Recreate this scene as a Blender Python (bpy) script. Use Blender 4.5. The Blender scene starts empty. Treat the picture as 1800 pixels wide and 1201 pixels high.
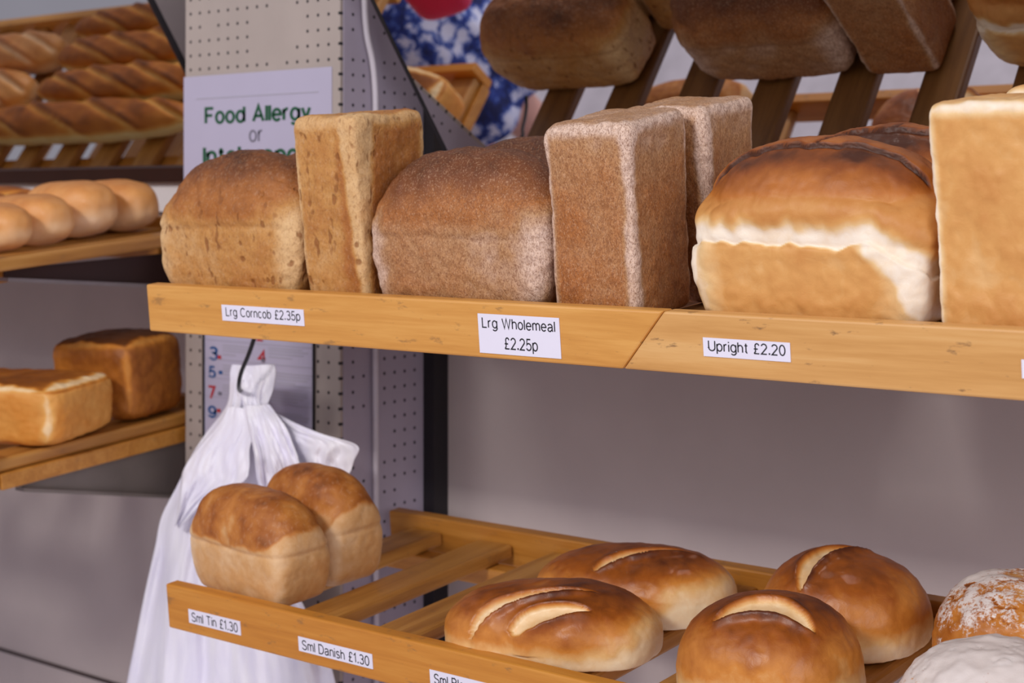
import bpy, bmesh, math, random
import numpy as np
from mathutils import Vector, Matrix, noise

# ------------------------------------------------------------------ camera, world, lights, exposure
H = 1.45                                   # eye height
FPX, CXP, HOR = 2876.0, 900.0, 350.0       # focal length and horizon in picture units (1800 x 1201)
XR = (.7744, .6327)                        # camera right   = (.7744, .6327)  in world x,y
FW = (-.6327, .7744)                       # camera forward = (-.6327, .7744)
scene = bpy.context.scene
C = scene.collection

cam_d = bpy.data.cameras.new('camera'); cam = bpy.data.objects.new('camera', cam_d); C.objects.link(cam)
cam.location = (0, 0, H)
cam.rotation_euler = (math.radians(90), 0, math.atan2(.6327, .7744))
cam_d.sensor_width = 36; cam_d.lens = FPX / 1800 * 36
cam_d.shift_y = -(600.5 - HOR) / 1800
cam_d.clip_start = .05
cam_d.dof.use_dof = True; cam_d.dof.focus_distance = 1.50; cam_d.dof.aperture_fstop = 7.0
scene.camera = cam

world = bpy.data.worlds.new('world'); scene.world = world; world.use_nodes = True
bg = world.node_tree.nodes['Background']
bg.inputs[0].default_value = (.80, .78, .92, 1); bg.inputs[1].default_value = .47

def area(name, loc, target, sx, sy, power, color):
    l = bpy.data.lights.new(name, 'AREA'); l.shape = 'RECTANGLE'; l.size = sx; l.size_y = sy
    l.energy = power; l.color = color
    o = bpy.data.objects.new(name, l); C.objects.link(o); o.location = loc
    d = Vector(target) - Vector(loc)
    o.rotation_euler = d.to_track_quat('-Z', 'Y').to_euler()
    return o
area('ceiling_lamp', (-.9, -1.9, H + 1.55), (-1.0, 1.3, H - .1), .9, .35, 62, (1, .95, .93))
area('window_light', (1.9, -.6, H + .55), (-1.0, 1.3, H - .1), 1.6, 1.2, 36, (.93, .93, 1))
area('shop_light', (-2.6, -1.2, H + 1.5), (-2.0, 1.4, H - .3), .6, .6, 16, (1, .96, .95))

vs = scene.view_settings
scene.display_settings.display_device = 'sRGB'
vs.view_transform = 'Standard'; vs.look = 'None'; vs.exposure = -0.12; vs.gamma = 1.0
vs.use_curve_mapping = False

# ------------------------------------------------------------------ helpers
def px_ray(px, py):
    r = (px - CXP) / FPX; u = (HOR - py) / FPX
    return Vector((XR[0]*r + FW[0], XR[1]*r + FW[1], u))
def at_y(px, py, y):                        # point seen at a picture position, on the plane y = const
    d = px_ray(px, py); s = y / d.y
    return Vector((d.x*s, y, H + d.z*s))
def at_x(px, py, x):
    d = px_ray(px, py); s = x / d.x
    return Vector((x, d.y*s, H + d.z*s))

def s2l(c):
    out = []
    for v in c:
        v /= 255.0
        out.append(v/12.92 if v <= .04045 else ((v+.055)/1.055)**2.4)
    return (*out, 1)

def link(o, parent=None):
    C.objects.link(o)
    if parent is not None: o.parent = parent
    return o
def tag(o, label=None, cat=None, group=None, kind=None):
    if label: o['label'] = label
    if cat: o['category'] = cat
    if group: o['group'] = group
    if kind: o['kind'] = kind
    return o
def empty(name, loc=(0, 0, 0), rot=(0, 0, 0)):
    o = bpy.data.objects.new(name, None); o.location = loc; o.rotation_euler = rot
    o.empty_display_size = .03
    return link(o)
def mesh_obj(name, verts, faces, mat=None, parent=None, smooth=False):
    me = bpy.data.meshes.new(name)
    me.from_pydata([tuple(v) for v in verts], [], [tuple(f) for f in faces]); me.update()
    if mat: me.materials.append(mat)
    if smooth: me.polygons.foreach_set('use_smooth', [True]*len(me.polygons))
    return link(bpy.data.objects.new(name, me), parent)
def bevel(o, w=.002, seg=2):
    m = o.modifiers.new('bevel', 'BEVEL'); m.width = w; m.segments = seg; m.limit_method = 'ANGLE'
    return o
def box(name, x0, x1, y0, y1, z0, z1, mat, parent=None, bev=0):
    v = [(x, y, z) for z in (z0, z1) for y in (y0, y1) for x in (x0, x1)]
    f = [(0, 2, 3, 1), (4, 5, 7, 6), (0, 1, 5, 4), (2, 6, 7, 3), (0, 4, 6, 2), (1, 3, 7, 5)]
    o = mesh_obj(name, v, f, mat, parent)
    if bev: bevel(o, bev)
    return o
def prism_y(name, poly, y0, y1, mat, parent=None, bev=0):   # polygon in x,z, counter-clockwise seen from the front
    n = len(poly)
    v = [(x, y0, z) for x, z in poly] + [(x, y1, z) for x, z in poly]
    f = [tuple(range(n)), tuple(range(2*n-1, n-1, -1))] + [(i+n, (i+1) % n+n, (i+1) % n, i) for i in range(n)]
    o = mesh_obj(name, v, f, mat, parent)
    bm = bmesh.new(); bm.from_mesh(o.data); bmesh.ops.recalc_face_normals(bm, faces=bm.faces); bm.to_mesh(o.data); bm.free()
    if bev: bevel(o, bev)
    return o
def tube(name, pts, r, mat, parent=None, seg=10, radii=None):
    pts = [Vector(p) for p in pts]; V = []; F = []
    up = Vector((.31, .17, .93)); n = len(pts)
    for i, p in enumerate(pts):
        t = (pts[min(i+1, n-1)] - pts[max(i-1, 0)]).normalized()
        a = t.cross(up).normalized(); b = t.cross(a)
        rr = radii[i] if radii else r
        for k in range(seg):
            w = 2*math.pi*k/seg
            V.append(p + a*math.cos(w)*rr + b*math.sin(w)*rr)
    for i in range(n-1):
        for k in range(seg):
            F.append((i*seg+k, i*seg+(k+1) % seg, (i+1)*seg+(k+1) % seg, (i+1)*seg+k))
    F.append(tuple(range(seg-1, -1, -1))); F.append(tuple(range((n-1)*seg, n*seg)))
    o = mesh_obj(name, V, F, mat, parent, True)
    bm = bmesh.new(); bm.from_mesh(o.data); bmesh.ops.recalc_face_normals(bm, faces=bm.faces); bm.to_mesh(o.data); bm.free()
    return o
def smooth_path(P, k=8):                     # Catmull-Rom through control points
    P = [Vector(p) for p in P]; out = []
    for i in range(len(P)-1):
        a, b, c, d = P[max(i-1, 0)], P[i], P[i+1], P[min(i+2, len(P)-1)]
        for j in range(k):
            t = j/k
            out.append(.5*((2*b)+(c-a)*t+(2*a-5*b+4*c-d)*t*t+(3*b-a-3*c+d)*t**3))
    out.append(P[-1]); return out

# ------------------------------------------------------------------ materials
def new_mat(name):
    m = bpy.data.materials.new(name); m.use_nodes = True
    nt = m.node_tree; return m, nt, nt.nodes['Principled BSDF']
def nd(nt, typ, **kw):
    n = nt.nodes.new(typ)
    for k, v in kw.items(): setattr(n, k, v)
    return n
def ramp(nt, stops, fac, interp='LINEAR'):
    r = nd(nt, 'ShaderNodeValToRGB'); e = r.color_ramp.elements; r.color_ramp.interpolation = interp
    while len(e) < len(stops): e.new(.5)
    for el, (p, c) in zip(e, stops): el.position = p; el.color = c
    nt.links.new(fac, r.inputs[0]); return r.outputs[0]
def math_n(nt, op, a, b=None, clamp=False):
    m = nd(nt, 'ShaderNodeMath', operation=op); m.use_clamp = clamp
    for i, x in enumerate((a, b)):
        if x is None: continue
        if isinstance(x, (int, float)): m.inputs[i].default_value = x
        else: nt.links.new(x, m.inputs[i])
    return m.outputs[0]
def mixc(nt, fac, a, b, blend='MIX'):
    m = nd(nt, 'ShaderNodeMix', data_type='RGBA', blend_type=blend)
    for i, x in ((0, fac), (6, a), (7, b)):
        if isinstance(x, (int, float)): m.inputs[i].default_value = x
        elif isinstance(x, tuple): m.inputs[i].default_value = x
        else: nt.links.new(x, m.inputs[i])
    return m.outputs[2]
def noise_t(nt, vec, scale, detail=3, rough=.55, dist=0):
    n = nd(nt, 'ShaderNodeTexNoise'); n.inputs['Scale'].default_value = scale; n.inputs['Detail'].default_value = detail
    n.inputs['Roughness'].default_value = rough; n.inputs['Distortion'].default_value = dist
    if vec is not None: nt.links.new(vec, n.inputs['Vector'])
    return n.outputs['Fac']
def objco(nt, scale=(1, 1, 1), loc=(0, 0, 0)):
    t = nd(nt, 'ShaderNodeTexCoord'); m = nd(nt, 'ShaderNodeMapping')
    m.inputs['Scale'].default_value = scale; m.inputs['Location'].default_value = loc
    nt.links.new(t.outputs['Object'], m.inputs['Vector']); return m.outputs[0]
def bump(nt, bsdf, h, strength=.3, dist=.002):
    b = nd(nt, 'ShaderNodeBump'); b.inputs['Strength'].default_value = strength; b.inputs['Distance'].default_value = dist
    nt.links.new(h, b.inputs['Height']); nt.links.new(b.outputs[0], bsdf.inputs['Normal'])
def plain(name, rgb, rough=.6, metal=0, var=.06, scale=12, bmp=0, spec=None):
    m, nt, b = new_mat(name); c = s2l(rgb)
    n = noise_t(nt, objco(nt), scale, 4)
    lo = tuple(max(0, x*(1-var*2)) for x in c[:3])+(1,); hi = tuple(min(1, x*(1+var*2)) for x in c[:3])+(1,)
    nt.links.new(ramp(nt, [(.3, lo), (.7, hi)], n), b.inputs['Base Color'])
    b.inputs['Roughness'].default_value = rough; b.inputs['Metallic'].default_value = metal
    if spec is not None: b.inputs['Specular IOR Level'].default_value = spec
    if bmp: bump(nt, b, noise_t(nt, objco(nt), 220, 3), bmp, .001)
    return m

def wood(name, light, mid, dark, axis='x', scuff=.5, rough=.42):
    m, nt, b = new_mat(name)
    sc = (1.6, 30, 30) if axis == 'x' else (30, 1.6, 30)
    g = noise_t(nt, objco(nt, sc), 1.6, 5, .6, .6)
    fine = noise_t(nt, objco(nt, tuple(s*7 for s in sc)), 1.5, 3, .6)
    g2 = math_n(nt, 'ADD', math_n(nt, 'MULTIPLY', g, .75), math_n(nt, 'MULTIPLY', fine, .25))
    col = ramp(nt, [(.32, s2l(dark)), (.5, s2l(mid)), (.66, s2l(light))], g2)
    s = noise_t(nt, objco(nt, (9, 9, 26) if axis == 'x' else (9, 9, 9)), 3.2, 4, .65)
    mk = ramp(nt, [(.60, (0, 0, 0, 1)), (.68, (1, 1, 1, 1))], s)
    col = mixc(nt, math_n(nt, 'MULTIPLY', mk, scuff), col, s2l((126, 92, 58)))
    nt.links.new(col, b.inputs['Base Color'])
    b.inputs['Roughness'].default_value = rough
    bump(nt, b, fine, .08, .0006)
    return m
W_front = wood('beech_front', (226, 168, 88), (214, 152, 72), (198, 134, 56), 'x')
W_pale = wood('beech_pale', (226, 178, 112), (214, 160, 92), (198, 142, 74), 'x', .8)
W_low = wood('beech_low', (212, 146, 58), (200, 130, 42), (182, 112, 30), 'x', .5)
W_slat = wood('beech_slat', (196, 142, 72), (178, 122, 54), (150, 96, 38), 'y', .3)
W_shade = wood('beech_slat_shaded', (138, 94, 48), (120, 78, 36), (98, 60, 26), 'y', .3)  # upper-shelf slats: same beech, shade behind the loaves painted into its colour
W_rail = wood('beech_rail', (200, 140, 62), (184, 122, 46), (160, 100, 32), 'x', .3)
M_wall = plain('painted_wall', (197, 184, 179), .8, var=.03, scale=5, bmp=.15)
M_floor = plain('floor_tile', (222, 216, 226), .5)
M_dark = plain('dark_stained_wood', (52, 26, 20), .5)
M_black = plain('black_strip', (26, 22, 26), .5)
M_label = plain('label_paper', (232, 228, 240), .6, var=.01)
M_ink = plain('black_ink', (22, 22, 26), .6, var=0)
M_green = plain('green_ink', (22, 84, 52), .6, var=0)
M_grey = plain('grey_ink', (112, 108, 120), .6, var=0)
M_lgrey = plain('light_grey_ink', (172, 168, 178), .6, var=0)
M_red = plain('red_ink', (178, 40, 48), .6, var=0)
M_blue = plain('blue_ink', (28, 80, 136), .6, var=0)
M_poster = plain('poster_laminate', (184, 178, 198), .35, var=.01)
M_cable = plain('cable_plastic', (205, 198, 205), .5)
M_hook = plain('black_hook_wire', (16, 16, 18), .35)
M_white = plain('white_board', (232, 226, 226), .6, var=.02)
M_trim = plain('aluminium_trim', (150, 142, 142), .4, .5)

M_plate = plain('bracket_steel', (126, 116, 108), .5, 0)
m, nt, b = new_mat('mirror_glass'); M_mirror = m
b.inputs['Base Color'].default_value = (.80, .79, .78, 1); b.inputs['Metallic'].default_value = 1; b.inputs['Roughness'].default_value = .015
tn = noise_t(nt, objco(nt), 3, 2)
nt.links.new(ramp(nt, [(.3, (.66, .65, .64, 1)), (.7, (.70, .69, .68, 1))], tn), b.inputs['Base Color'])

def pegboard(name, rgb, ax, off=(0, 0), keep=.42):
    m, nt, b = new_mat(name); P = .0201
    t = nd(nt, 'ShaderNodeTexCoord'); sp = nd(nt, 'ShaderNodeSeparateXYZ'); nt.links.new(t.outputs['Object'], sp.inputs[0])
    u = math_n(nt, 'DIVIDE', math_n(nt, 'ADD', sp.outputs[ax], off[0]), P); v = math_n(nt, 'DIVIDE', math_n(nt, 'ADD', sp.outputs[2], off[1]), P)
    du = math_n(nt, 'SUBTRACT', math_n(nt, 'FRACT', u), .5); dv = math_n(nt, 'SUBTRACT', math_n(nt, 'FRACT', v), .5)
    d = math_n(nt, 'SQRT', math_n(nt, 'ADD', math_n(nt, 'MULTIPLY', du, du), math_n(nt, 'MULTIPLY', dv, dv)))
    hole = math_n(nt, 'LESS_THAN', d, .115)
    cb = nd(nt, 'ShaderNodeCombineXYZ'); nt.links.new(math_n(nt, 'FLOOR', u), cb.inputs[0]); nt.links.new(math_n(nt, 'FLOOR', v), cb.inputs[1])
    k = math_n(nt, 'GREATER_THAN', noise_t(nt, cb.outputs[0], .21, 2), keep)
    hole = math_n(nt, 'MULTIPLY', hole, k)
    c = s2l(rgb); n = noise_t(nt, objco(nt), 7, 5)
    base = ramp(nt, [(.3, tuple(x*.9 for x in c[:3])+(1,)), (.7, tuple(min(1, x*1.06) for x in c[:3])+(1,))], n)
    nt.links.new(mixc(nt, hole, base, (.012, .01, .012, 1)), b.inputs['Base Color'])
    b.inputs['Roughness'].default_value = .55
    return m

def bread_mat(name, stops, speck=0, speck_scale=700, speck_dark=(90, 52, 28), fleck=0, fleck_col=(235, 205, 170), blot=.16, pits=0, mott=0,
              rough=.55, bmp=.35, flour=(236, 228, 222)):
    m, nt, b = new_mat(name)
    a = nd(nt, 'ShaderNodeAttribute', attribute_name='crust'); c = a.outputs['Fac']
    co = objco(nt)
    n1 = noise_t(nt, co, 22, 4, .6); n2 = noise_t(nt, co, 95, 4, .65, .6)
    v = math_n(nt, 'ADD', c, math_n(nt, 'MULTIPLY', math_n(nt, 'SUBTRACT', n1, .5), blot*1.6))
    v = math_n(nt, 'ADD', v, math_n(nt, 'MULTIPLY', math_n(nt, 'SUBTRACT', n2, .5), blot), True)
    col = ramp(nt, [(p, s2l(q)) for p, q in stops], v)
    hgt = math_n(nt, 'MULTIPLY', n2, .6)
    if mott:
        s0 = noise_t(nt, objco(nt, (1, 1, .55), (5, 1, 2)), 300, 3, .6, 1.0)
        mk = ramp(nt, [(.44, (0, 0, 0, 1)), (.62, (1, 1, 1, 1))], s0)
        col = mixc(nt, math_n(nt, 'MULTIPLY', mk, mott), col, s2l(speck_dark))
        hgt = math_n(nt, 'ADD', hgt, math_n(nt, 'MULTIPLY', s0, .3))
    if speck:
        s1 = noise_t(nt, objco(nt, (1, 1, .6)), speck_scale, 2, .5, .8)
        mk = ramp(nt, [(.50, (0, 0, 0, 1)), (.66, (1, 1, 1, 1))], s1)
        col = mixc(nt, math_n(nt, 'MULTIPLY', mk, speck), col, s2l(speck_dark))
        hgt = math_n(nt, 'ADD', hgt, math_n(nt, 'MULTIPLY', s1, .35))
    if fleck:
        s2 = noise_t(nt, objco(nt, (1, 1, .7), (3, 7, 1)), speck_scale*.8, 2, .5, .6)
        mk = ramp(nt, [(.55, (0, 0, 0, 1)), (.68, (1, 1, 1, 1))], s2)
        col = mixc(nt, math_n(nt, 'MULTIPLY', mk, fleck), col, s2l(fleck_col))
    if pits:
        vo = nd(nt, 'ShaderNodeTexNoise'); vo.inputs['Scale'].default_value = 105; vo.inputs['Detail'].default_value = 1
        nt.links.new(objco(nt, (1, 1, .55), (1, 2, 3)), vo.inputs['Vector'])
        pk = ramp(nt, [(.64, (0, 0, 0, 1)), (.72, (1, 1, 1, 1))], vo.outputs['Fac'])
        col = mixc(nt, math_n(nt, 'MULTIPLY', pk, pits), col, s2l((142, 84, 34)))
        hgt = math_n(nt, 'SUBTRACT', hgt, math_n(nt, 'MULTIPLY', pk, .55))
    fl = nd(nt, 'ShaderNodeAttribute', attribute_name='flour')
    n3 = noise_t(nt, co, 260, 4, .7); n4 = noise_t(nt, co, 38, 4, .7)
    f = math_n(nt, 'ADD', fl.outputs['Fac'], math_n(nt, 'MULTIPLY', math_n(nt, 'SUBTRACT', math_n(nt, 'ADD', n3, n4), 1.0), 1.3))
    fk = ramp(nt, [(.45, (0, 0, 0, 1)), (.7, (1, 1, 1, 1))], f)
    fk = math_n(nt, 'MULTIPLY', fk, math_n(nt, 'GREATER_THAN', fl.outputs['Fac'], .02))
    col = mixc(nt, math_n(nt, 'MULTIPLY', fk, .92), col, s2l(flour))
    nt.links.new(col, b.inputs['Base Color'])
    b.inputs['Roughness'].default_value = rough
    b.inputs['Specular IOR Level'].default_value = .4
    bump(nt, b, hgt, bmp, .0022)
    return m
B_corn = bread_mat('corncob_crust', [(0, (222, 182, 128)), (.3, (196, 140, 74)), (.55, (172, 106, 46)), (.8, (122, 68, 28)), (1, (70, 36, 14))],
                   blot=.26, speck=.35, speck_scale=420, speck_dark=(140, 84, 36), fleck=.12, pits=.75, bmp=.9, rough=.6)
B_whole = bread_mat('wholemeal_crust', [(0, (234, 204, 182)), (.3, (190, 142, 96)), (.55, (176, 110, 54)), (.8, (120, 66, 30)), (1, (70, 36, 16))],
                    speck=.6, speck_scale=760, speck_dark=(116, 62, 24), mott=.42, fleck=.28, fleck_col=(232, 190, 150), bmp=.8, blot=.16)
B_white = bread_mat('white_crust', [(0, (250, 236, 214)), (.18, (236, 198, 140)), (.36, (218, 160, 90)), (.6, (186, 112, 44)), (.82, (140, 74, 26)), (1, (74, 36, 14))],
                    bmp=.42, blot=.12, rough=.5)
B_small = bread_mat('small_tin_crust', [(0, (238, 206, 164)), (.25, (214, 164, 106)), (.5, (194, 124, 54)), (.75, (160, 90, 30)), (1, (96, 50, 18))],
                    fleck=.1, speck_scale=300, bmp=.45, blot=.2)
B_tin = bread_mat('tin_loaf_crust', [(0, (250, 222, 174)), (.25, (226, 166, 84)), (.5, (206, 130, 46)), (.75, (150, 84, 24)), (1, (92, 50, 18))], bmp=.2, blot=.14)
B_gold = bread_mat('golden_crust', [(0, (250, 226, 184)), (.25, (232, 184, 118)), (.5, (206, 132, 54)), (.75, (158, 84, 24)), (1, (86, 38, 12))],
                   bmp=.35, blot=.2, rough=.38)
B_bag = bread_mat('baguette_crust', [(0, (240, 222, 160)), (.3, (226, 176, 92)), (.6, (200, 126, 40)), (.85, (160, 88, 20)), (1, (110, 58, 16))], bmp=.2, blot=.1)
B_roll = bread_mat('roll_crust', [(0, (250, 224, 196)), (.3, (240, 196, 146)), (.6, (222, 156, 88)), (.85, (190, 116, 52)), (1, (150, 84, 34))], bmp=.12, blot=.12, rough=.45)

# ------------------------------------------------------------------ room
box('wall_back', -4.2, 2.0, 1.72, 1.80, 0, 2.9, M_wall)['kind'] = 'structure'
box('floor', -4.2, 3.2, -3.6, 1.80, -.08, 0, M_floor)['kind'] = 'structure'
zt1 = at_y(0, 1141, 1.72).z
box('trim_1', -4.2, -1.6, 1.717, 1.721, zt1-.0025, zt1+.0025, M_dark)['kind'] = 'structure'   # seam of the lower wall panel
box('trim_2', -1.545, -1.521, 1.69, 1.72, 0, 2.6, M_black)['kind'] = 'structure'

# boxed-in column of pegboard
PX0, PX1, PYF = -1.855, -1.54, 1.527
col = empty('pegboard_column', ((PX0+PX1)/2, PYF, 0))
def pcol(name, *a, **k):
    o = box(name, *a, **k); o.parent = col; o.matrix_parent_inverse = Matrix.Translation(-Vector(col.location)); return o
pcol('front_panel', PX0, PX1-.0005, PYF, PYF+.006, 0, 2.7, pegboard('pegboard_beige', (174, 161, 152), 0, (.004, .003)), bev=.001)
pcol('side_panel', PX1-.006, PX1, PYF+.006, 1.69, 0, 2.7, pegboard('pegboard_lilac', (172, 162, 176), 1, (.007, .003), .44), bev=.001)
pcol('back_box', PX0+.002, PX1-.007, PYF+.007, 1.715, 0, 2.7, M_white)
tag(col, 'square column boxed in with beige perforated pegboard between the two shelf bays', 'column', kind='thing')

# cable on the column's side
pts = [at_x(640, -90, PX1+.0065), at_x(641, 0, PX1+.0065), at_x(645, 60, PX1+.0065), at_x(655, 110, PX1+.0065), at_x(660, 170, PX1+.0065),
       at_x(660, 260, PX1+.0065), at_x(660, 640, PX1+.0065), at_x(661, 900, PX1+.0065), at_x(662, 1250, PX1+.0065)]
tag(tube('cable', smooth_path(pts, 6), .0042, M_cable), 'white electric cable running down the side of the pegboard column', 'cable')

# ------------------------------------------------------------------ lettering
def _arc(cx, cy, rx, ry, a0, a1, n=14):
    return [(cx+rx*math.cos(math.radians(a0+(a1-a0)*i/n)), cy+ry*math.sin(math.radians(a0+(a1-a0)*i/n))) for i in range(n+1)]
XH = .72                                    # x-height; capital height is 1
def _bowl(cx=.27): return _arc(cx, XH/2, .27, XH/2, 0, 360, 28)
GLYPH = {                                   # grotesque letters as centre lines; (strokes, width)
 'L': ([[(0, 1), (0, 0), (.52, 0)]], .52), 'F': ([[(0, 0), (0, 1), (.56, 1)], [(0, .52), (.48, .52)]], .56), 'I': ([[(0, 0), (0, 1)]], 0), 'T': ([[(0, 1), (.68, 1)], [(.34, 1), (.34, 0)]], .68),
 'U': ([[(0, 1), (0, .32)]+_arc(.34, .32, .34, .32, 180, 360)+[(.68, 1)]], .68), 'W': ([[(0, 1), (.25, 0), (.5, 1), (.75, 0), (1.0, 1)]], 1.0), 'A': ([[(0, 0), (.36, 1), (.72, 0)], [(.12, .34), (.60, .34)]], .72),
 'D': ([[(0, 0), (0, 1), (.3, 1)]+_arc(.3, .5, .40, .5, 90, -90)+[(0, 0)]], .70), 'B': ([[(0, 0), (0, 1), (.34, 1)]+_arc(.34, .765, .24, .235, 90, -90)+[(0, .53)], [(.34, .53)]+_arc(.36, .265, .28, .265, 90, -90)+[(0, 0)]], .64),
 'C': ([_arc(.40, .5, .40, .5, 42, 318, 26)], .74), 'S': ([_arc(.33, .76, .29, .24, 20, 250, 18)+[(.33, .50)]+_arc(.33, .25, .33, .25, 70, -165, 18)], .66),
 'l': ([[(0, 0), (0, 1)]], 0), 'i': ([[(0, 0), (0, XH)], [(0, .88), (0, 1)]], 0), 't': ([[(.14, .94), (.14, .14)]+_arc(.26, .14, .12, .14, 180, 280, 6), [(0, XH), (.30, XH)]], .30),
 'r': ([[(0, 0), (0, XH)], [(0, .44)]+_arc(.24, .44, .24, .27, 170, 80, 8)], .28), 'n': ([[(0, 0), (0, XH)], [(0, .44)]+_arc(.24, .45, .24, .27, 175, 0, 12)+[(.48, 0)]], .48),
 'h': ([[(0, 0), (0, 1)], [(0, .44)]+_arc(.24, .45, .24, .27, 175, 0, 12)+[(.48, 0)]], .48),
 'm': ([[(0, 0), (0, XH)], [(0, .46)]+_arc(.20, .47, .20, .25, 175, 0, 12)+[(.40, 0)], [(.40, .46)]+_arc(.60, .47, .20, .25, 175, 0, 12)+[(.80, 0)]], .80),
 'o': ([_bowl()], .54), 'e': ([[(0, .37), (.53, .37)]+_arc(.27, .36, .27, .36, 5, 320, 26)], .54), 'c': ([_arc(.27, .36, .27, .36, 45, 315, 24)], .50),
 'd': ([_bowl(), [(.54, 1), (.54, 0)]], .54), 'b': ([_bowl(), [(0, 1), (0, 0)]], .54), 'p': ([_bowl(), [(0, XH), (0, -.29)]], .54), 'g': ([_bowl(), [(.54, XH), (.54, -.06)]+_arc(.27, -.06, .27, .23, 0, -150, 14)], .54),
 'a': ([_arc(.25, .50, .24, .22, 160, 0, 10)+[(.49, .12), (.56, 0)], [(.49, .43), (.22, .38)]+_arc(.20, .19, .20, .19, 90, 300, 14)+[(.49, .20)]], .55),
 's': ([_arc(.24, .54, .21, .18, 30, 270, 14)+_arc(.24, .18, .24, .18, 90, -150, 14)], .48), 'y': ([[(0, XH), (.25, 0)], [(.50, XH), (.25, 0), (.17, -.22), (.03, -.27)]], .50),
 '0': ([_arc(.28, .5, .28, .5, 0, 360, 30)], .56), '1': ([[(.0, .76), (.22, 1), (.22, 0)]], .30), '2': ([_arc(.28, .72, .27, .28, 165, -25, 16)+[(.0, 0), (.56, 0)]], .56),
 '3': ([_arc(.27, .76, .24, .24, 155, -80, 16)+_arc(.27, .27, .28, .27, 85, -155, 18), ], .55), '4': ([[(.42, 0), (.42, 1), (0, .32), (.58, .32)]], .58),
 '5': ([[(.50, 1), (.10, 1), (.04, .50)]+_arc(.26, .31, .29, .31, 130, -155, 20)], .55), '7': ([[(0, 1), (.54, 1), (.20, 0)]], .54), '9': ([_arc(.28, .68, .27, .32, 0, 360, 24), [(.55, .68)]+_arc(.26, .36, .29, .36, 20, -150, 14)], .55),
 '.': ([[(.03, -.03), (.03, .14)], [(.06, -.03), (.06, .14)]], .09), '£': ([_arc(.34, .76, .20, .24, 10, 180, 12)+[(.18, .5), (.16, .2), (.02, .0)], [(.02, .0), (.56, .0)], [(.0, .46), (.42, .46)]], .56), ' ': ([], .22)}
def text_mesh(body, weight=.115, align='CENTER', space=1.0):
    V, F = [], []; x = 0; gap = (.03 if weight > .15 else .10)+weight
    for ch in body:
        st, w = GLYPH[ch]
        for ln in st:
            closed = len(ln) > 3 and abs(ln[0][0]-ln[-1][0])+abs(ln[0][1]-ln[-1][1]) < 1e-6
            P_ = [Vector((a, b_)) for a, b_ in (ln[:-1] if closed else ln)]; n = len(P_); b0 = len(V)
            for i, p in enumerate(P_):
                a = P_[i-1] if (i > 0 or closed) else None; c = P_[(i+1) % n] if (i < n-1 or closed) else None
                d0 = (p-a).normalized() if a is not None else None; d1 = (c-p).normalized() if c is not None else None
                if d0 is None: d0 = d1
                if d1 is None: d1 = d0
                t = d0+d1
                t = t.normalized() if t.length > 1e-6 else d0
                nrm = Vector((-t.y, t.x)); k = 1/max(.42, abs(nrm.dot(Vector((-d0.y, d0.x)))))
                for sg in (1, -1): q = p+nrm*sg*weight/2*k; V.append((x+q.x, q.y, 0))
            for i in range(n if closed else n-1):
                j = (i+1) % n; F.append((b0+2*i+1, b0+2*j+1, b0+2*j, b0+2*i))
        x += w+gap
    return np.array(V), F
def lettering(name, body, x0, x1, z0, z1, y, mat, parent=None, bold=0, space=1.0):
    """text fitted to the rectangle x0..x1, z0..z1 in the plane y, facing -y"""
    co, polys = text_mesh(body, .20 if bold else .128)
    mn, mx = co.min(0), co.max(0)
    V = [(x0+(c[0]-mn[0])/(mx[0]-mn[0])*(x1-x0), y, z0+(c[1]-mn[1])/(mx[1]-mn[1])*(z1-z0)) for c in co]
    return mesh_obj(name, V, polys, mat, parent)

# ------------------------------------------------------------------ slatted shelves
TILT = math.radians(5.5); ST = -.018       # slat top below the board's top edge
class Shelf: pass
def make_shelf(label, x0, x1, yf, zt, h, slats, depth, front_mat, scarf=None, low=False, end_rail=0, slat_mat=None, group='slatted wooden shelves'):
    s = Shelf(); s.yf = yf; s.zt = zt
    s.root = empty('slatted_shelf', (0, yf, zt), (TILT, 0, 0)); tag(s.root, label, 'shelf', group)
    s.M = Matrix.Translation((0, yf, zt)) @ Matrix.Rotation(TILT, 4, 'X')
    if scarf:
        xb, xt = scarf
        prism_y('front_board', [(x0, -h), (xb, -h), (xt, 0), (x0, 0)], 0, .018, front_mat, s.root, .0022)
        o = prism_y('front_board', [(xb+.0008, -h), (x1, -h), (x1, 0), (xt+.0008, 0)], 0, .018, W_pale, s.root, .0022)
        o['label'] = 'paler right-hand length of the front board'
    else:
        prism_y('front_board', [(x0, -h), (x1, -h), (x1, 0), (x0, 0)], 0, .018, front_mat, s.root, .0022)
    for xr_ in slats:
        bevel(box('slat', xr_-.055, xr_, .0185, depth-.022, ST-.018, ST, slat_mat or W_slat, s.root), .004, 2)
    box('back_rail', x0+.012, x1, depth-.020, depth, ST-.03, ST+.016, W_rail, s.root, .002)
    for yy in (.06, depth-.07):
        box('cross_rail', x0+.02, x1-(.075 if x1 < -1 else .01), yy, yy+.025, ST-.0415, ST-.0185, W_rail, s.root, .002)
    if end_rail:
        box('end_rail', x1-.016, x1+.002, .02, depth-.024, ST-.018-end_rail, ST-.0185, W_rail, s.root, .002)
    return s
def yl_at(px, py, s):                       # local x on the shelf's front face under a picture position
    return at_y(px, py, s.yf).x
right_edges = [-1.41 + .1175*i for i in range(18)]
xb = at_y(1088, 647, 1.206).x; xt = at_y(1165, 548, 1.206).x
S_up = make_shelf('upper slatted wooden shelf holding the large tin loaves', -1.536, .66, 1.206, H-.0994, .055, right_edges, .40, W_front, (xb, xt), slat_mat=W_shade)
S_lo = make_shelf('lower slatted wooden shelf holding small tins, bloomers and cobs', -1.518, .66, 1.22, H-.448, .0525, right_edges, .385, W_low)
left_edges = [-1.872 - .1175*i for i in range(11)]
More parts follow.
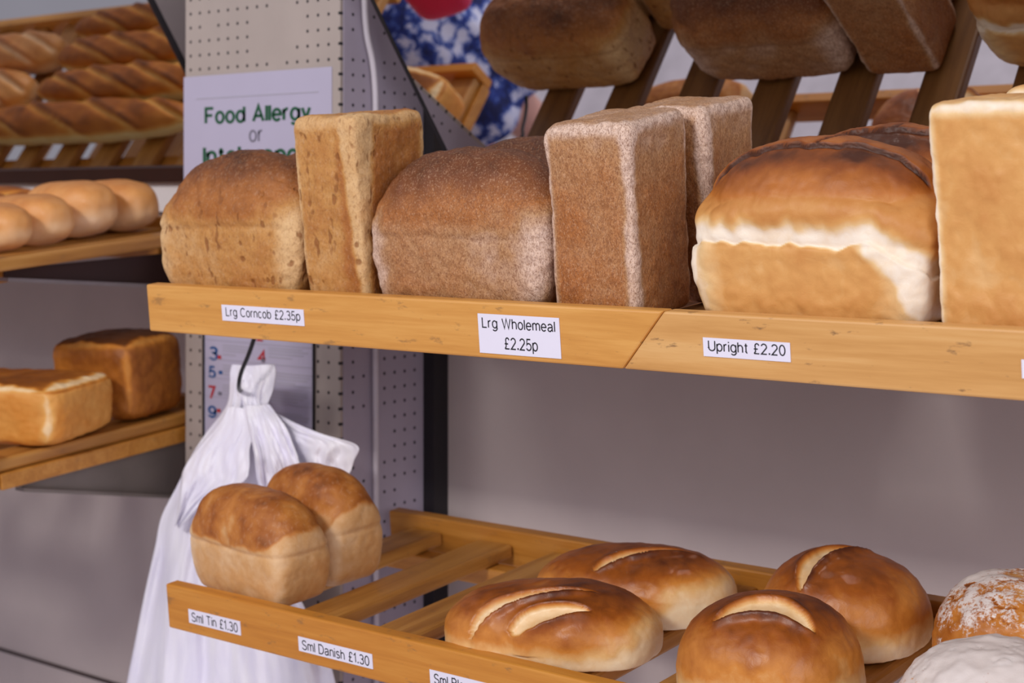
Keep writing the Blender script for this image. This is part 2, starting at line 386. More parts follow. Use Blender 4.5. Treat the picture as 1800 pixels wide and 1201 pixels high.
S_lu = make_shelf('slatted shelf left of the column with white rolls on it', -3.15, -1.87, 1.206, H-.0623, .055, left_edges, .410, W_front)
S_ll = make_shelf('slatted shelf left of the column with brown tin loaves on it', -2.95, -1.866, 1.206, H-.3250, .055, left_edges, .385, W_low, end_rail=.022)

def bracket(s, x, pts, mat, edge_mat):      # tapered plate under the shelf's end, deep at the wall
    P_ = [at_x(px, py, x) for px, py in pts]; Mi = s.M.inverted()
    V = [Mi @ Vector((x+dx, p.y, p.z)) for dx in (0, -.004) for p in P_]; n = len(P_)
    F = [tuple(range(n)), tuple(range(2*n-1, n-1, -1))]+[(i+n, (i+1) % n+n, (i+1) % n, i) for i in range(n)]
    o = mesh_obj('bracket', V, F, mat, s.root)
    bm = bmesh.new(); bm.from_mesh(o.data); bmesh.ops.recalc_face_normals(bm, faces=bm.faces); bm.to_mesh(o.data); bm.free()
    a, b_ = P_[0], P_[1]; d = Vector((0, 0, .005))
    V = [Mi @ (q+e) for q in (a, b_) for e in (Vector((.008, 0, 0)), Vector((-.012, 0, 0)), Vector((-.012, 0, 0))-d, Vector((.008, 0, 0))-d)]
    mesh_obj('flange', V, [(0, 1, 2, 3), (7, 6, 5, 4), (0, 4, 5, 1), (1, 5, 6, 2), (2, 6, 7, 3), (3, 7, 4, 0)], edge_mat, o)
bracket(S_lu, -1.905, [(8, 488), (345, 503), (345, 440), (8, 474)], M_dark, M_trim)
bracket(S_ll, -1.905, [(36, 857), (352, 872), (352, 768), (36, 846)], M_plate, M_plate)
def price_label(s, px0, px1, py_top, hgt, lines, label):
    xa, xb_ = yl_at(px0, py_top, s), yl_at(px1, py_top, s)
    zt = (at_y((px0+px1)/2, py_top, s.yf).z - s.zt)/math.cos(TILT)
    o = box('price_label', xa, xb_, -.0009, -.0002, zt-hgt, zt, M_label, s.root)
    o['label'] = label
    w = xb_-xa; n = len(lines)
    for i, (t, m0, m1) in enumerate(lines):
        zz1 = zt - hgt*(i+.12)/n; zz0 = zt - hgt*(i+.86)/n
        d = lettering('lettering', t, xa+w*m0, xa+w*m1, zz0, zz1, -.00105, M_ink, o)
price_label(S_up, 388, 532, 540, .0178, [('Lrg Corncob £2.35p', .05, .96)], 'white price label reading Lrg Corncob')
price_label(S_up, 839, 982, 555, .0385, [('Lrg Wholemeal', .05, .95), ('£2.25p', .32, .73)], 'two-line white price label reading Lrg Wholemeal')
price_label(S_up, 1234, 1387, 598, .0165, [('Upright £2.20', .05, .95)], 'white price label reading Upright')
price_label(S_up, 1794, 1915, 636, .0145, [], 'white label cut off at the right edge of the picture')
price_label(S_lo, 329, 420, 1082, .0162, [('Sml Tin £1.30', .06, .95)], 'white price label reading Sml Tin')
price_label(S_lo, 522, 652, 1135, .0160, [('Sml Danish £1.30', .05, .96)], 'white price label reading Sml Danish')
price_label(S_lo, 753, 905, 1196, .0160, [('Sml Bloomer £1.30', .05, .96)], 'white price label reading Sml Bl, cut off by the picture')

# ------------------------------------------------------------------ mirrors leaning out over the shelves
T_M = math.radians(30)
def mirror(label, x0b, x1b, x0t, x1t, L, y0=1.642, z0=H+.051):
    root = empty('mirror', ((x0b+x1b)/2, y0, z0)); tag(root, label, 'mirror', 'tilted mirrors behind the shelves')
    st, ct = math.sin(T_M), math.cos(T_M); cx0 = (x0b+x1b)/2
    def P(x, s, d): return (x-cx0, -s*st + d*ct, s*ct + d*st)      # s up the pane, d behind it
    def slab(name, quad, d0, d1, mat):
        v = [P(x, s, d0) for x, s in quad]+[P(x, s, d1) for x, s in quad]
        f = [(0, 1, 2, 3), (7, 6, 5, 4)]+[(i+4, (i+1) % 4+4, (i+1) % 4, i) for i in range(4)]
        return mesh_obj(name, v, f, mat, root)
    slab('pane', [(x0b, 0), (x1b, 0), (x1t, L), (x0t, L)], 0, .004, M_mirror)
    slab('bottom_frame', [(x0b, -.026), (x1b, -.026), (x1b, 0), (x0b, 0)], -.004, .012, M_dark)
    e = .0035
    slab('edge_strip', [(x0b-e, -.0), (x0b, -.0), (x0t, L), (x0t-e, L)], -.002, .008, M_black)
    slab('edge_strip', [(x1b, -.0), (x1b+e, -.0), (x1t+e, L), (x1t, L)], -.002, .008, M_black)
    return root
mirror('tilted mirror over the right bay, reflecting the tops of the large loaves', -1.446, .60, -1.508, .60, .50)
mirror('tilted mirror left of the pegboard column, reflecting baguettes', -3.10, -1.886, -3.10, -1.931, .50)
for nm, a, b_, lab in (('back_panel', -1.50, .60, 'white upstand panel below the right mirror'), ('back_panel', -2.95, -1.876, 'white upstand panel behind the rolls below the left mirror')):
    tag(box(nm, a, b_, 1.666, 1.672, H-.062 if a > -2 else H-.02, H+.03, M_white), lab, 'panel')

# ------------------------------------------------------------------ bread
_lat = {}
def lattice(n):
    if n in _lat: return _lat[n]
    idx = {}; V = []; F = []
    def vid(i, j, k):
        key = (i, j, k)
        if key not in idx: idx[key] = len(V); V.append((2*i/n-1, 2*j/n-1, 2*k/n-1))
        return idx[key]
    for a in range(n):
        for b_ in range(n):
            for sgn in (0, n):
                q = [(a, b_), (a+1, b_), (a+1, b_+1), (a, b_+1)]
                if sgn: f = [[vid(u, v, sgn) for u, v in q], [vid(sgn, u, v) for u, v in q], [vid(v, sgn, u) for u, v in q]]
                else: f = [[vid(u, v, 0) for u, v in q][::-1], [vid(0, u, v) for u, v in q][::-1], [vid(v, 0, u) for u, v in q][::-1]]
                F.extend(f)
    _lat[n] = (np.array(V), F); return _lat[n]
def sst(a, b_, x):
    t = np.clip((x-a)/(b_-a), 0, 1); return t*t*(3-2*t)
def nz(P, scale, seed, octaves=1):
    out = np.zeros(len(P)); off = Vector((seed*7.31, seed*3.17, seed*1.93))
    for i, p in enumerate(P):
        v = Vector(p)*scale+off
        out[i] = noise.noise(v) if octaves == 1 else noise.fractal(v, .6, 2.0, octaves)
    return out
def knorm(P, k):
    k = np.broadcast_to(k, (len(P),))
    a = np.abs(P)+1e-9
    return P/((a**k[:, None]).sum(1)**(1/k))[:, None]
def normals(V, F):
    F = np.array(F); n = np.cross(V[F[:, 2]]-V[F[:, 0]], V[F[:, 3]]-V[F[:, 1]]); out = np.zeros_like(V)
    for i in range(4): np.add.at(out, F[:, i], n)
    return out/(np.linalg.norm(out, axis=1)[:, None]+1e-12)
def relax(V, F, it):
    F = np.array(F); E_ = np.concatenate([F[:, [0, 1]], F[:, [1, 2]], F[:, [2, 3]], F[:, [3, 0]]])
    deg = np.zeros(len(V)); np.add.at(deg, E_[:, 0], 1); np.add.at(deg, E_[:, 1], 1)
    for _ in range(it):
        S_ = np.zeros_like(V); np.add.at(S_, E_[:, 0], V[E_[:, 1]]); np.add.at(S_, E_[:, 1], V[E_[:, 0]])
        V = V*.4+.6*S_/deg[:, None]
    return V
def loaf(name, V, F, crust, mat, flour=None):
    me = bpy.data.meshes.new(name); me.from_pydata(V.tolist(), [], F); me.update(); me.materials.append(mat)
    me.polygons.foreach_set('use_smooth', [True]*len(me.polygons))
    for nm, arr in (('crust', crust), ('flour', flour)):
        if arr is None: continue
        a = me.attributes.new(nm, 'FLOAT', 'POINT'); a.data.foreach_set('value', np.clip(arr, 0, 1).astype(np.float32))
    return link(bpy.data.objects.new(name, me))
def put(o, s, x, yl, rz=0, zl=ST, dz=0.0006, lean=0):   # stand a loaf on the slats
    M = s.M @ Matrix.Translation((x, yl, zl+dz)) @ Matrix.Rotation(math.radians(rz), 4, 'Z') @ Matrix.Rotation(math.radians(lean), 4, 'Y')
    o.location = M.to_translation(); o.rotation_euler = M.to_euler(); return o

def tin_lying(name, dims, mat, seed, n=60, kind='corn', shoulder=.52, dome=2.35, domex=3.0, taper=.93, bulge=.0018, skew=0, lump=1.0, groove=.0009):
    P, F = lattice(n); lx, ly, lz = dims
    t = sst(-.35, .55, P[:, 2])
    kx = 7*(1-t)+domex*t; kc = 8*(1-t)+dome*t; A = np.abs(P)+1e-9
    q = P/(((A[:, 1]**kc+A[:, 2]**kc)**(kx/kc)+A[:, 0]**kx)**(1/kx))[:, None]
    zn = (q[:, 2]+1)/2
    s = taper+(1-taper)*np.sin(np.clip(zn/(shoulder*1.05), 0, 1)*math.pi/2)
    V = np.stack([q[:, 0]*lx/2*s, q[:, 1]*ly/2*s, zn*lz], 1)
    V = relax(V, F, 12)
    N = normals(V, F)
    side = 1-np.abs(N[:, 2])
    n1 = nz(V, 9, seed); n2 = nz(V, 28, seed+3, 3); n3 = nz(V, 75, seed+5, 2)
    sh = shoulder+.03*n1
    up = sst(sh-.01, sh+.05, zn)*(1-sst(.75, .95, zn))
    crease = np.exp(-((zn-sh)/.018)**2)*side
    disp = bulge*up*side+lump*(.004*n1+.0022*n2+.0009*n3)-groove*crease
    disp *= sst(0, .06, zn)*.9+.1
    corner = sst(.62, .93, np.minimum(np.abs(q[:, 0]), np.abs(q[:, 1])))
    fl = None
    if kind in ('corn', 'whole'):
        zs = np.clip(zn/shoulder, 0, 1.25)
        tri = sst(0, .22, q[:, 0]+.08*n2-(.70+.24*(1-zs)))*(1-sst(shoulder+.12, shoulder+.3, zn))
        corner = np.maximum(corner, tri)
        c = .30+.10*n1+.08*n2-.30*corner*(1-sst(.55, .8, zn))
        c += .06*sst(.35, 0, zn)
        c += .20*sst(sh, sh+.12, zn)+.34*sst(sh+.08, .98, zn)
        if kind == 'whole': c += .05*sst(sh+.05, .9, zn)
    elif kind == 'white':
        wav = .05*nz(np.stack([V[:, 0], V[:, 1], V[:, 2]*0], 1), 26, seed+8, 2)+.03*nz(np.stack([V[:, 0], V[:, 1], V[:, 2]*0], 1), 70, seed+9)
        lo = shoulder+wav - .16*sst(.6, 1, q[:, 0]); hi = lo+.10
        band = sst(lo-.008, lo+.008, zn)
        c = .30+.06*n1+.05*n2
        zs = np.clip(zn/shoulder, 0, 1)
        tri = np.maximum(sst(0, .14, q[:, 0]+.05*n2-(.46+.46*(1-zs))), sst(0, .10, -q[:, 0]+.05*n2-(.80+.16*(1-zs))))
        corner = np.maximum(corner*.7, tri)
        c = c+.06; c = c*(1-corner)+.02*corner
        c = c*(1-band)+.02*band
        c += (.46+.12*n1)*sst(hi-.03, hi+.07, zn+.03*n2)+.22*sst(.66, .80, zn)+.16*sst(.80, .95, zn)+.12*n2*sst(.7, .85, zn)
        disp += -.0035*band*(1-sst(hi-.05, hi+.05, zn))*side+.004*sst(hi-.03, hi+.10, zn)
        yl_ = -.34+.16*np.abs(q[:, 0])+.10*nz(np.stack([V[:, 0], 0*V[:, 0], 0*V[:, 0]], 1), 22, seed+12, 3)
        w_ = q[:, 1]-yl_; lid = sst(-.01, .03, w_)*sst(.72, .80, zn); line = np.exp(-((w_)/.022)**2)*sst(.72, .80, zn)
        xc = q[:, 0]-.12-.25*q[:, 1]+.06*nz(V, 40, seed+14); line2 = np.exp(-(xc/.014)**2)*lid*(q[:, 1] < .25)
        disp += .0045*lid-.002*line-.003*line2
        c += .12*np.exp(-((w_+.20)/.16)**2)*sst(.7, .8, zn)-.10*lid+.5*line+.5*line2
    else:                                     # small tins
        c = .22+.07*n1+.06*n2-.14*corner*(1-sst(.5, .7, zn))
        endf = sst(.75, .95, np.abs(q[:, 0]))
        th = sh+.02+.05*n2+.14*endf
        top = sst(th, th+.06, zn)
        c += (.42+.18*n2+.10*n1)*top+.08*sst(.85, 1, zn)
    V = V+N*disp[:, None]
    V[:, 0] += skew*V[:, 2]
    V[:, 2] -= V[:, 2].min()
    return loaf(name, V, F, c, mat, fl)

def tin_upright(name, dims, mat, seed, n=60, kind='whole', k=11, corners=1.0, top_slope=.0, ridge=.0):
    P, F = lattice(n); lx, ly, lz = dims
    q = knorm(P, k); zn = (q[:, 2]+1)/2
    s = .94+.06*zn
    V = np.stack([q[:, 0]*lx/2*s, q[:, 1]*ly/2*s, zn*lz], 1)
    N = normals(V, F)
    n1 = nz(V, 8, seed); n2 = nz(V, 26, seed+3, 3); n3 = nz(V, 80, seed+5, 2)
    disp = .0028*n1+.0016*n2+.0008*n3
    belly = (1-(2*zn-1)**2)*(1-np.abs(N[:, 2]))
    disp -= .003*belly
    disp *= sst(0, .05, zn)*.9+.1
    ax, ay, az = np.abs(q[:, 0]), np.abs(q[:, 1]), np.abs(q[:, 2])
    e1 = np.minimum(ax, ay); e2 = np.minimum(np.maximum(ax, ay), az)
    fr = (q[:, 0] > 0)*(q[:, 1] < 0)*1.0
    edge = np.maximum(sst(.74, .93, e1+.06*n2+fr*(ridge*(zn-.25)+.09)), sst(.80, .95, e2+.05*n2)*.8*(zn > .5))
    V[:, 2] += top_slope*V[:, 1]*sst(.5, 1, zn)
    if kind in ('tin', 'tindark'): edge = np.maximum(sst(.78, .88, e1+.05*n2), sst(.74, .86, e2+.05*n2)*(zn > .5))
    c = {'whole': .50, 'corn': .36, 'white': .44, 'tin': .40, 'tindark': .66}[kind]+.10*n1+.08*n2
    if kind == 'corn': c += .24*sst(.2, .6, q[:, 0])*(1-edge)-.06
    c = c*(1-edge*corners)+.05*edge*corners
    c = c-(.22*sst(.55, 1, zn) if kind == 'whole' else .10*sst(.9, 1, zn))*(kind not in ('corn', 'tin', 'tindark'))
    if kind in ('tin', 'tindark'): c += .36*sst(.62, .85, N[:, 2])*(zn > .5)*(1-edge)
    V = V+N*disp[:, None]; V[:, 2] -= V[:, 2].min()
    return loaf(name, V, F, c, mat)

def slash_band(u, w, width, soft):            # u along (-1..1 in use), w signed distance across
    return (1-sst(width*.8, width, np.abs(w)))*soft

def bloomer(name, dims, seed, slashes, mat=None, n=64, base=.52, k=2.25, pale_end=0):
    mat = mat or B_gold
    P, F = lattice(n); lx, ly, lz = dims
    P = np.tan(P*math.pi/4*.98)/math.tan(math.pi/4*.98)
    q = knorm(P, 2.8+(k-2.8)*sst(-.8, .6, P[:, 2]))
    z = q[:, 2]*.70+.30; z = .5*(z+np.sqrt(z*z+.005))
    V = np.stack([q[:, 0]*lx/2, q[:, 1]*ly/2, z*lz], 1); N = normals(V, F)
    V[:, 2] -= V[:, 2].min()
    zn = V[:, 2]/V[:, 2].max()
    n1 = nz(V, 10, seed); n2 = nz(V, 30, seed+3, 3); n3 = nz(V, 85, seed+4, 2)
    disp = .0045*n1+.0009*n2+.0004*n3
    c = base+.12*n1+.10*n2+.34*sst(.45, .92, zn)-.42*sst(.45, .12, zn)
    if pale_end: c -= .45*sst(.45, .95, q[:, 0]*pale_end)*sst(.95, .55, zn)
    for (x0, y0, x1, y1, bend, wid) in slashes:  # in units of half length / half width
        X, Y = q[:, 0], q[:, 1]
        dx, dy = x1-x0, y1-y0; L2 = dx*dx+dy*dy
        tt = ((X-x0)*dx+(Y-y0)*dy)/L2; L = math.sqrt(L2)
        w = ((X-x0)*-dy+(Y-y0)*dx)/L - bend*(1-(2*tt-1)**2)+.02*n2
        prof = np.clip(1-(2*tt-1)**2, 0, 1)**.6
        inside = (1-sst(wid*.75*prof, wid*prof+.012, np.abs(w)))*(tt > 0)*(tt < 1)*(q[:, 2] > -.1)
        lip = np.exp(-((w+wid*prof)/.06)**2)*(tt > -.02)*(tt < 1.02)*(q[:, 2] > -.1)*prof
        far = np.exp(-((w-wid*prof)/.07)**2)*(tt > -.02)*(tt < 1.02)*(q[:, 2] > -.1)*prof
        disp += -.007*inside+.007*lip+.003*far
        c = c*(1-inside)+(.12+.08*n2)*inside
        c += .18*lip*(1-inside)+.10*far*(1-inside)
    V = V+N*disp[:, None]; V[:, 2] -= V[:, 2].min()
    return loaf(name, V, F, c, mat)

def floured(name, dims, seed, amount, n=52):
    P, F = lattice(n); lx, ly, lz = dims
    P = np.tan(P*math.pi/4*.98)/math.tan(math.pi/4*.98)
    q = knorm(P, 2.8-.6*sst(-.8, .6, P[:, 2])); z = q[:, 2]*.70+.30; z = .5*(z+np.sqrt(z*z+.005))
    V = np.stack([q[:, 0]*lx/2, q[:, 1]*ly/2, z*lz], 1); N = normals(V, F)
    V[:, 2] -= V[:, 2].min(); zn = V[:, 2]/V[:, 2].max()
    n1 = nz(V, 11, seed); n2 = nz(V, 34, seed+2, 3)
    cr = np.abs(nz(V*np.array([1, 1.4, 1]), 22, seed+7, 2)); crack = (1-sst(0, .03, cr))*sst(.6, .8, zn)
    disp = .004*n1+.0022*n2-.002*crack
    c = .55+.15*n1+.15*n2-.2*sst(.3, .1, zn)+.3*crack
    fl = amount+.25*n1+.2*n2+.25*sst(.4, .9, zn)-.5*crack
    V = V+N*disp[:, None]; V[:, 2] -= V[:, 2].min()
    return loaf(name, V, F, c, B_gold, np.clip(fl, .03, 1))

def baguette(name, dims, seed, cuts, mat, n=30, white=0.0, slant=.7):
    P, F = lattice(n); lx, ly, lz = dims
    P = np.tan(P*math.pi/4*.98)/math.tan(math.pi/4*.98)
    q = knorm(P, 2.6)
    ends = np.sqrt(np.clip(1-np.abs(q[:, 0])**6, 0, 1))
    xx = np.sign(q[:, 0])*np.abs(q[:, 0])**.8
    z = q[:, 2]*.56+.44
    V = np.stack([xx*lx/2, q[:, 1]*ly/2, z*lz], 1); N = normals(V, F); V[:, 2] -= V[:, 2].min(); zn = V[:, 2]/V[:, 2].max()
    n1 = nz(V, 12, seed); n2 = nz(V, 40, seed+2, 2)
    c = .70-white+.10*n1+.08*n2+.16*sst(.6, 1, zn)-(.62 if cuts > 3 else .3)*(sst(.74, .48, zn) if cuts > 3 else sst(.62, .30, zn))+.25*sst(.2, .02, zn)
    disp = .003*n1+.0012*n2
    for i in range(cuts):
        u = (i+.5)/cuts*2-1
        w = (V[:, 0]/(lx/2)-u)*lx/2 - (V[:, 1]+.01)*slant*4
        g = np.exp(-(w/.016)**2)*sst(.55, .8, zn); r = np.exp(-((w-.030)/.016)**2)*sst(.55, .8, zn)
        disp += -.004*g+.004*r; c += -.40*g+.12*r
    V = V+N*disp[:, None]; V[:, 2] -= V[:, 2].min()
    return loaf(name, V, F, c, mat)

# --- large loaves on the upper shelf
GU = 'large loaves on the upper shelf'
def xs(px, yl, s=S_up, py=520): return at_y(px, py, s.yf+yl).x
def lay(fn, x0, x1, y0, y1, s, label, cat='loaf', group=GU, rz=0, lean=0, **kw):
    pass
o = tin_lying('corncob_loaf', (.250, .105, .165), B_corn, 1, 84, 'corn', .50, 2.2, 2.35)
put(o, S_up, -1.430, .076); tag(o, 'domed corncob loaf with pitted sides, leftmost in the front row', 'loaf', GU)
o = tin_upright('corncob_loaf', (.100, .114, .204), B_corn, 2, 80, 'corn', ridge=.42)
put(o, S_up, -1.2545, .082); tag(o, 'corncob loaf standing on end between the domed corncob and wholemeal loaves', 'loaf', GU)
o = tin_lying('wholemeal_loaf', (.240, .105, .162), B_whole, 3, 84, 'whole', .46, 2.25, 2.6)
put(o, S_up, -1.0835, .076); tag(o, 'domed speckled wholemeal loaf in the front row above the two-line label', 'loaf', GU)
o = tin_upright('wholemeal_loaf', (.106, .105, .191), B_whole, 4, 80, 'whole', top_slope=.10)
put(o, S_up, -.909, .077); tag(o, 'speckled wholemeal loaf standing on end in the front row with pale corner', 'loaf', GU)
o = tin_lying('white_loaf', (.232, .107, .157), B_white, 5, 110, 'white', .47, 2.1, 2.2, lump=.8)
put(o, S_up, -.690, .078); tag(o, 'domed white loaf with cracked dark top above the Upright label', 'loaf', GU)
o = tin_upright('white_loaf', (.112, .106, .193), B_white, 6, 80, 'white')
put(o, S_up, -.518, .078); tag(o, 'white loaf standing on end at the right edge of the picture', 'loaf', GU)
# second row
o = tin_lying('corncob_loaf', (.246, .102, .160), B_corn, 11, 60, 'corn', .50)
put(o, S_up, -1.405, .190); tag(o, 'corncob loaf behind the leftmost one, seen mostly in the mirror', 'loaf', GU)
o = tin_lying('wholemeal_loaf', (.236, .102, .166), B_whole, 13, 60, 'whole', .46)
put(o, S_up, -1.075, .190); tag(o, 'domed wholemeal loaf hidden behind the front domed wholemeal', 'loaf', GU)
o = tin_upright('wholemeal_loaf', (.106, .102, .198), B_whole, 14, 60, 'whole', top_slope=.08)
put(o, S_up, -.900, .190); tag(o, 'wholemeal loaf standing on end right behind its upright twin', 'loaf', GU)
o = tin_lying('white_loaf', (.226, .100, .160), B_white, 15, 70, 'white', .47, 2.1, 2.3)
put(o, S_up, -.672, .193); tag(o, 'white loaf with dark cracked crust behind the front domed white loaf', 'loaf', GU)
o = tin_upright('white_loaf', (.112, .104, .198), B_white, 16, 40, 'white')
put(o, S_up, -.500, .188); tag(o, 'white loaf standing behind the rightmost upright white loaf', 'loaf', GU)

# --- lower shelf
GL = 'small loaves on the lower shelf'
o = tin_lying('small_tin_loaf', (.192, .082, .126), B_small, 21, 80, 'small', .50, 2.5, 3.0, .88, lump=.45)
put(o, S_lo, -1.430, .068, -7); tag(o, 'small tin loaf at the left end of the lower shelf, nearer the front board', 'loaf', GL)
o = tin_lying('small_tin_loaf', (.160, .082, .135), B_small, 22, 70, 'small', .50, 2.5, 2.8, .86, lump=.45)
put(o, S_lo, -1.415, .153, -6); tag(o, 'small tin loaf tucked behind the front small tin loaf', 'loaf', GL)
o = bloomer('bloomer_loaf', (.228, .132, .067), 31, [(-.54, -.90, .46, -.12, .10, .12), (-.14, -.96, .50, -.54, .03, .12)], pale_end=.8)
put(o, S_lo, -1.016, .089, 14); tag(o, 'golden Danish loaf with two cream slashes nearest the front board', 'loaf', GL)
o = bloomer('bloomer_loaf', (.222, .130, .066), 32, [(-.24, -.70, .66, .20, .08, .12)], pale_end=1.35)
put(o, S_lo, -1.012, .229, 12); tag(o, 'golden Danish loaf with pale right end, behind the front one', 'loaf', GL)
o = bloomer('cob_loaf', (.162, .148, .091), 33, [(-.40, -.58, .72, -.24, .20, .24)])
put(o, S_lo, -.766, .094, 0); tag(o, 'round glossy cob with one wide slash, front one of the two', 'loaf', GL)
o = bloomer('cob_loaf', (.162, .152, .088), 34, [(-.18, -.82, .16, .48, .17, .17)])
put(o, S_lo, -.776, .256, 0); tag(o, 'round brown cob with curved slash and pale base, by the back rail', 'loaf', GL)
o = floured('floured_cob', (.172, .160, .088), 35, .34)
put(o, S_lo, -.588, .262); tag(o, 'brown cob patchily dusted with flour, at the back right', 'loaf', GL)
o = floured('floured_cob', (.172, .15, .082), 36, .80)
put(o, S_lo, -.549, .096); tag(o, 'cob thickly covered in white flour at the bottom right corner', 'loaf', GL)

# --- left bay
GT = 'tin loaves on the shelf left of the column'
o = tin_upright('tin_loaf', (.30, .155, .086), B_tin, 41, 70, 'tin', 5.5)
put(o, S_ll, -1.990, .120, 14); tag(o, 'brown tin loaf with a pale corner at the left edge of the picture', 'loaf', GT)
o = tin_upright('tin_loaf', (.17, .135, .120), B_tin, 42, 60, 'tindark', 5, corners=.45)
put(o, S_ll, -1.957, .285, 10); tag(o, 'darker brown tin loaf behind the pale-cornered tin loaf', 'loaf', GT)
GR = 'white rolls on the left shelf'
rl = ['white finger roll nearest the front, cut by the left edge', 'white finger roll second from the front of the left shelf', 'large white finger roll in the middle of the row',
      'white finger roll farthest back beside the mirror frame']
for i, (yy, dz, sz) in enumerate(((.082, 0, .90), (.155, 0, .96), (.238, 0, 1.12), (.325, 0, 1.04))):
    o = baguette('finger_roll', (.17, .076*sz, .066*sz), 50+i, 0, B_roll, 30, .14)
    put(o, S_lu, -1.985-.012*i, yy, 0); tag(o, rl[i], 'roll', GR)
GB = 'baguettes reflected in the left mirror'
for i, (yy, xc, L) in enumerate(((.302, -2.46, .68), (.222, -2.37, .50), (.144, -2.37, .50), (.074, -2.37, .50))):
    o = baguette('baguette', (L, .072 if i < 3 else .056, .062), 70+i, 4, B_bag, 44)
    put(o, S_lu, xc, yy, 0)
    tag(o, ('long golden baguette nearest the mirror, seen in its reflection', 'golden baguette second from the mirror, seen in reflection', 'golden baguette third from the mirror, seen in reflection',
            'golden baguette nearest the front board, seen in reflection')[i], 'baguette', GB)
for i, (yy, xc) in enumerate(((.220, -2.78), (.125, -2.76))):
    o = baguette('baton_loaf', (.26, .085, .065), 80+i, 2, B_roll, 36, .1)
    put(o, S_lu, xc, yy, 0); tag(o, ('pale baton with rounded end at the far left of the mirror, lower one', 'pale baton with rounded end at the far left of the mirror, upper one')[i], 'baton', 'pale batons reflected in the left mirror')

# ------------------------------------------------------------------ posters on the column
YP = PYF-.0012
def on_post(px, py): p = at_y(px, py, YP); return p.x, p.z
def poster(name, px0, px1, py0, py1, label, mat=M_poster):
    xa, za = on_post(px0, py0); xb2, _ = on_post(px1, py0); _, zb = on_post((px0+px1)/2, py1)
    root = empty(name, ((xa+xb2)/2, YP, zb)); tag(root, label, 'poster')
    sh = box('sheet', xa, xb2, YP, YP+.001, zb, za, mat); sh.parent = root; sh.matrix_parent_inverse = Matrix.Translation(-Vector(root.location))
    return root, xa, xb2, zb, za
def sub(o, root): o.parent = root; o.matrix_parent_inverse = Matrix.Translation(-Vector(root.location)); return o
def post_text(root, body, px0, px1, py0, py1, mat, bold=0):
    pm = (px0+px1)/2
    xa, _ = on_post(px0, py0); xb2, _ = on_post(px1, py0); _, za = on_post(pm, py0); _, zb = on_post(pm, py1)
    return sub(lettering('lettering', body, xa, xb2, zb, za, YP-.0006, mat, None, bold), root)
def post_bar(root, px0, px1, py0, py1, mat, name='printed_line', yo=0):
    pm = (px0+px1)/2
    xa, _ = on_post(px0, py0); xb2, _ = on_post(px1, py0); _, za = on_post(pm, py0); _, zb = on_post(pm, py1)
    return sub(box(name, xa, xb2, YP-.0007-yo, YP-.0001, zb, za, mat), root)
r1, *_ = poster('allergy_poster', 323, 583, 136, 470, 'white poster headed Food Allergy in green on the pegboard column')
post_bar(r1, 345, 560, 167, 168.5, M_lgrey)
post_text(r1, 'Food Allergy', 360, 547, 180, 223, M_green, .018)
post_text(r1, 'or', 438, 461, 228, 250, M_grey)
post_text(r1, 'Intolerance', 357, 548, 257, 290, M_green, .018)
r2, *_ = poster('number_chart', 360, 552, 525, 850, 'white chart of coloured numbers in a clear frame below the allergy poster')
post_bar(r2, 358, 360, 525, 850, M_black, 'frame_edge', .002); post_bar(r2, 551.5, 554, 525, 850, M_black, 'frame_edge', .002)
for t, a, b_, c_, d_, mm in (('3', 368, 384, 609, 634, M_blue), ('4', 452, 467, 613, 637, M_red), ('5', 367, 380, 643, 665, M_blue), ('7', 367, 380, 678, 701, M_red),
                             ('9', 366, 381, 713, 735, M_blue), ('2', 450, 464, 580, 600, M_red)):
    post_text(r2, t, a, b_, c_, d_, mm, .03)
rnd = random.Random(4)
for (yy, xa, xb2) in ((608, 392, 445), (643, 392, 430), (678, 392, 430), (613, 472, 545), (657, 472, 548), (690, 472, 545), (727, 472, 545)):
    for j in range(4):
        post_bar(r2, xa, xb2-rnd.randint(0, 14)-(20 if j == 3 else 0), yy+5*j, yy+5*j+1.6, M_lgrey)
for yy in (604, 638, 672, 706, 740): post_bar(r2, 363, 548, yy, yy+.8, M_lgrey)
for a, yy, mm in ((386, 628, M_red), (388, 655, M_blue), (387, 692, M_grey), (385, 722, M_red), (463, 634, M_grey)):
    post_bar(r2, a-3, a+3, yy-3, yy+3, mm, 'printed_icon')

# ------------------------------------------------------------------ hook and carrier bags
YB = 1.452
hp = [at_y(452, 570, 1.40), at_y(446, 597, 1.405), at_y(436, 626, 1.41), at_y(424, 655, 1.415), at_y(420, 675, 1.42), at_y(421, 686, 1.44), at_y(427, 689, 1.475), at_y(434, 680, 1.50)]
tag(tube('hook', smooth_path(hp, 5), .0028, M_hook), 'bent black wire hook hanging from the upper shelf', 'hook')
m, nt, b = new_mat('white_polythene'); M_bag = m
nn = noise_t(nt, objco(nt, (1, 1, .4)), 30, 4)
nt.links.new(ramp(nt, [(.3, s2l((240, 237, 252))), (.7, s2l((252, 250, 255)))], nn), b.inputs['Base Color'])
b.inputs['Roughness'].default_value = .38; b.inputs['Transmission Weight'].default_value = 0
b.inputs['Subsurface Weight'].default_value = .0
bump(nt, b, noise_t(nt, objco(nt, (2, 2, .8)), 13, 3, .5, 2.0), .28, .008)

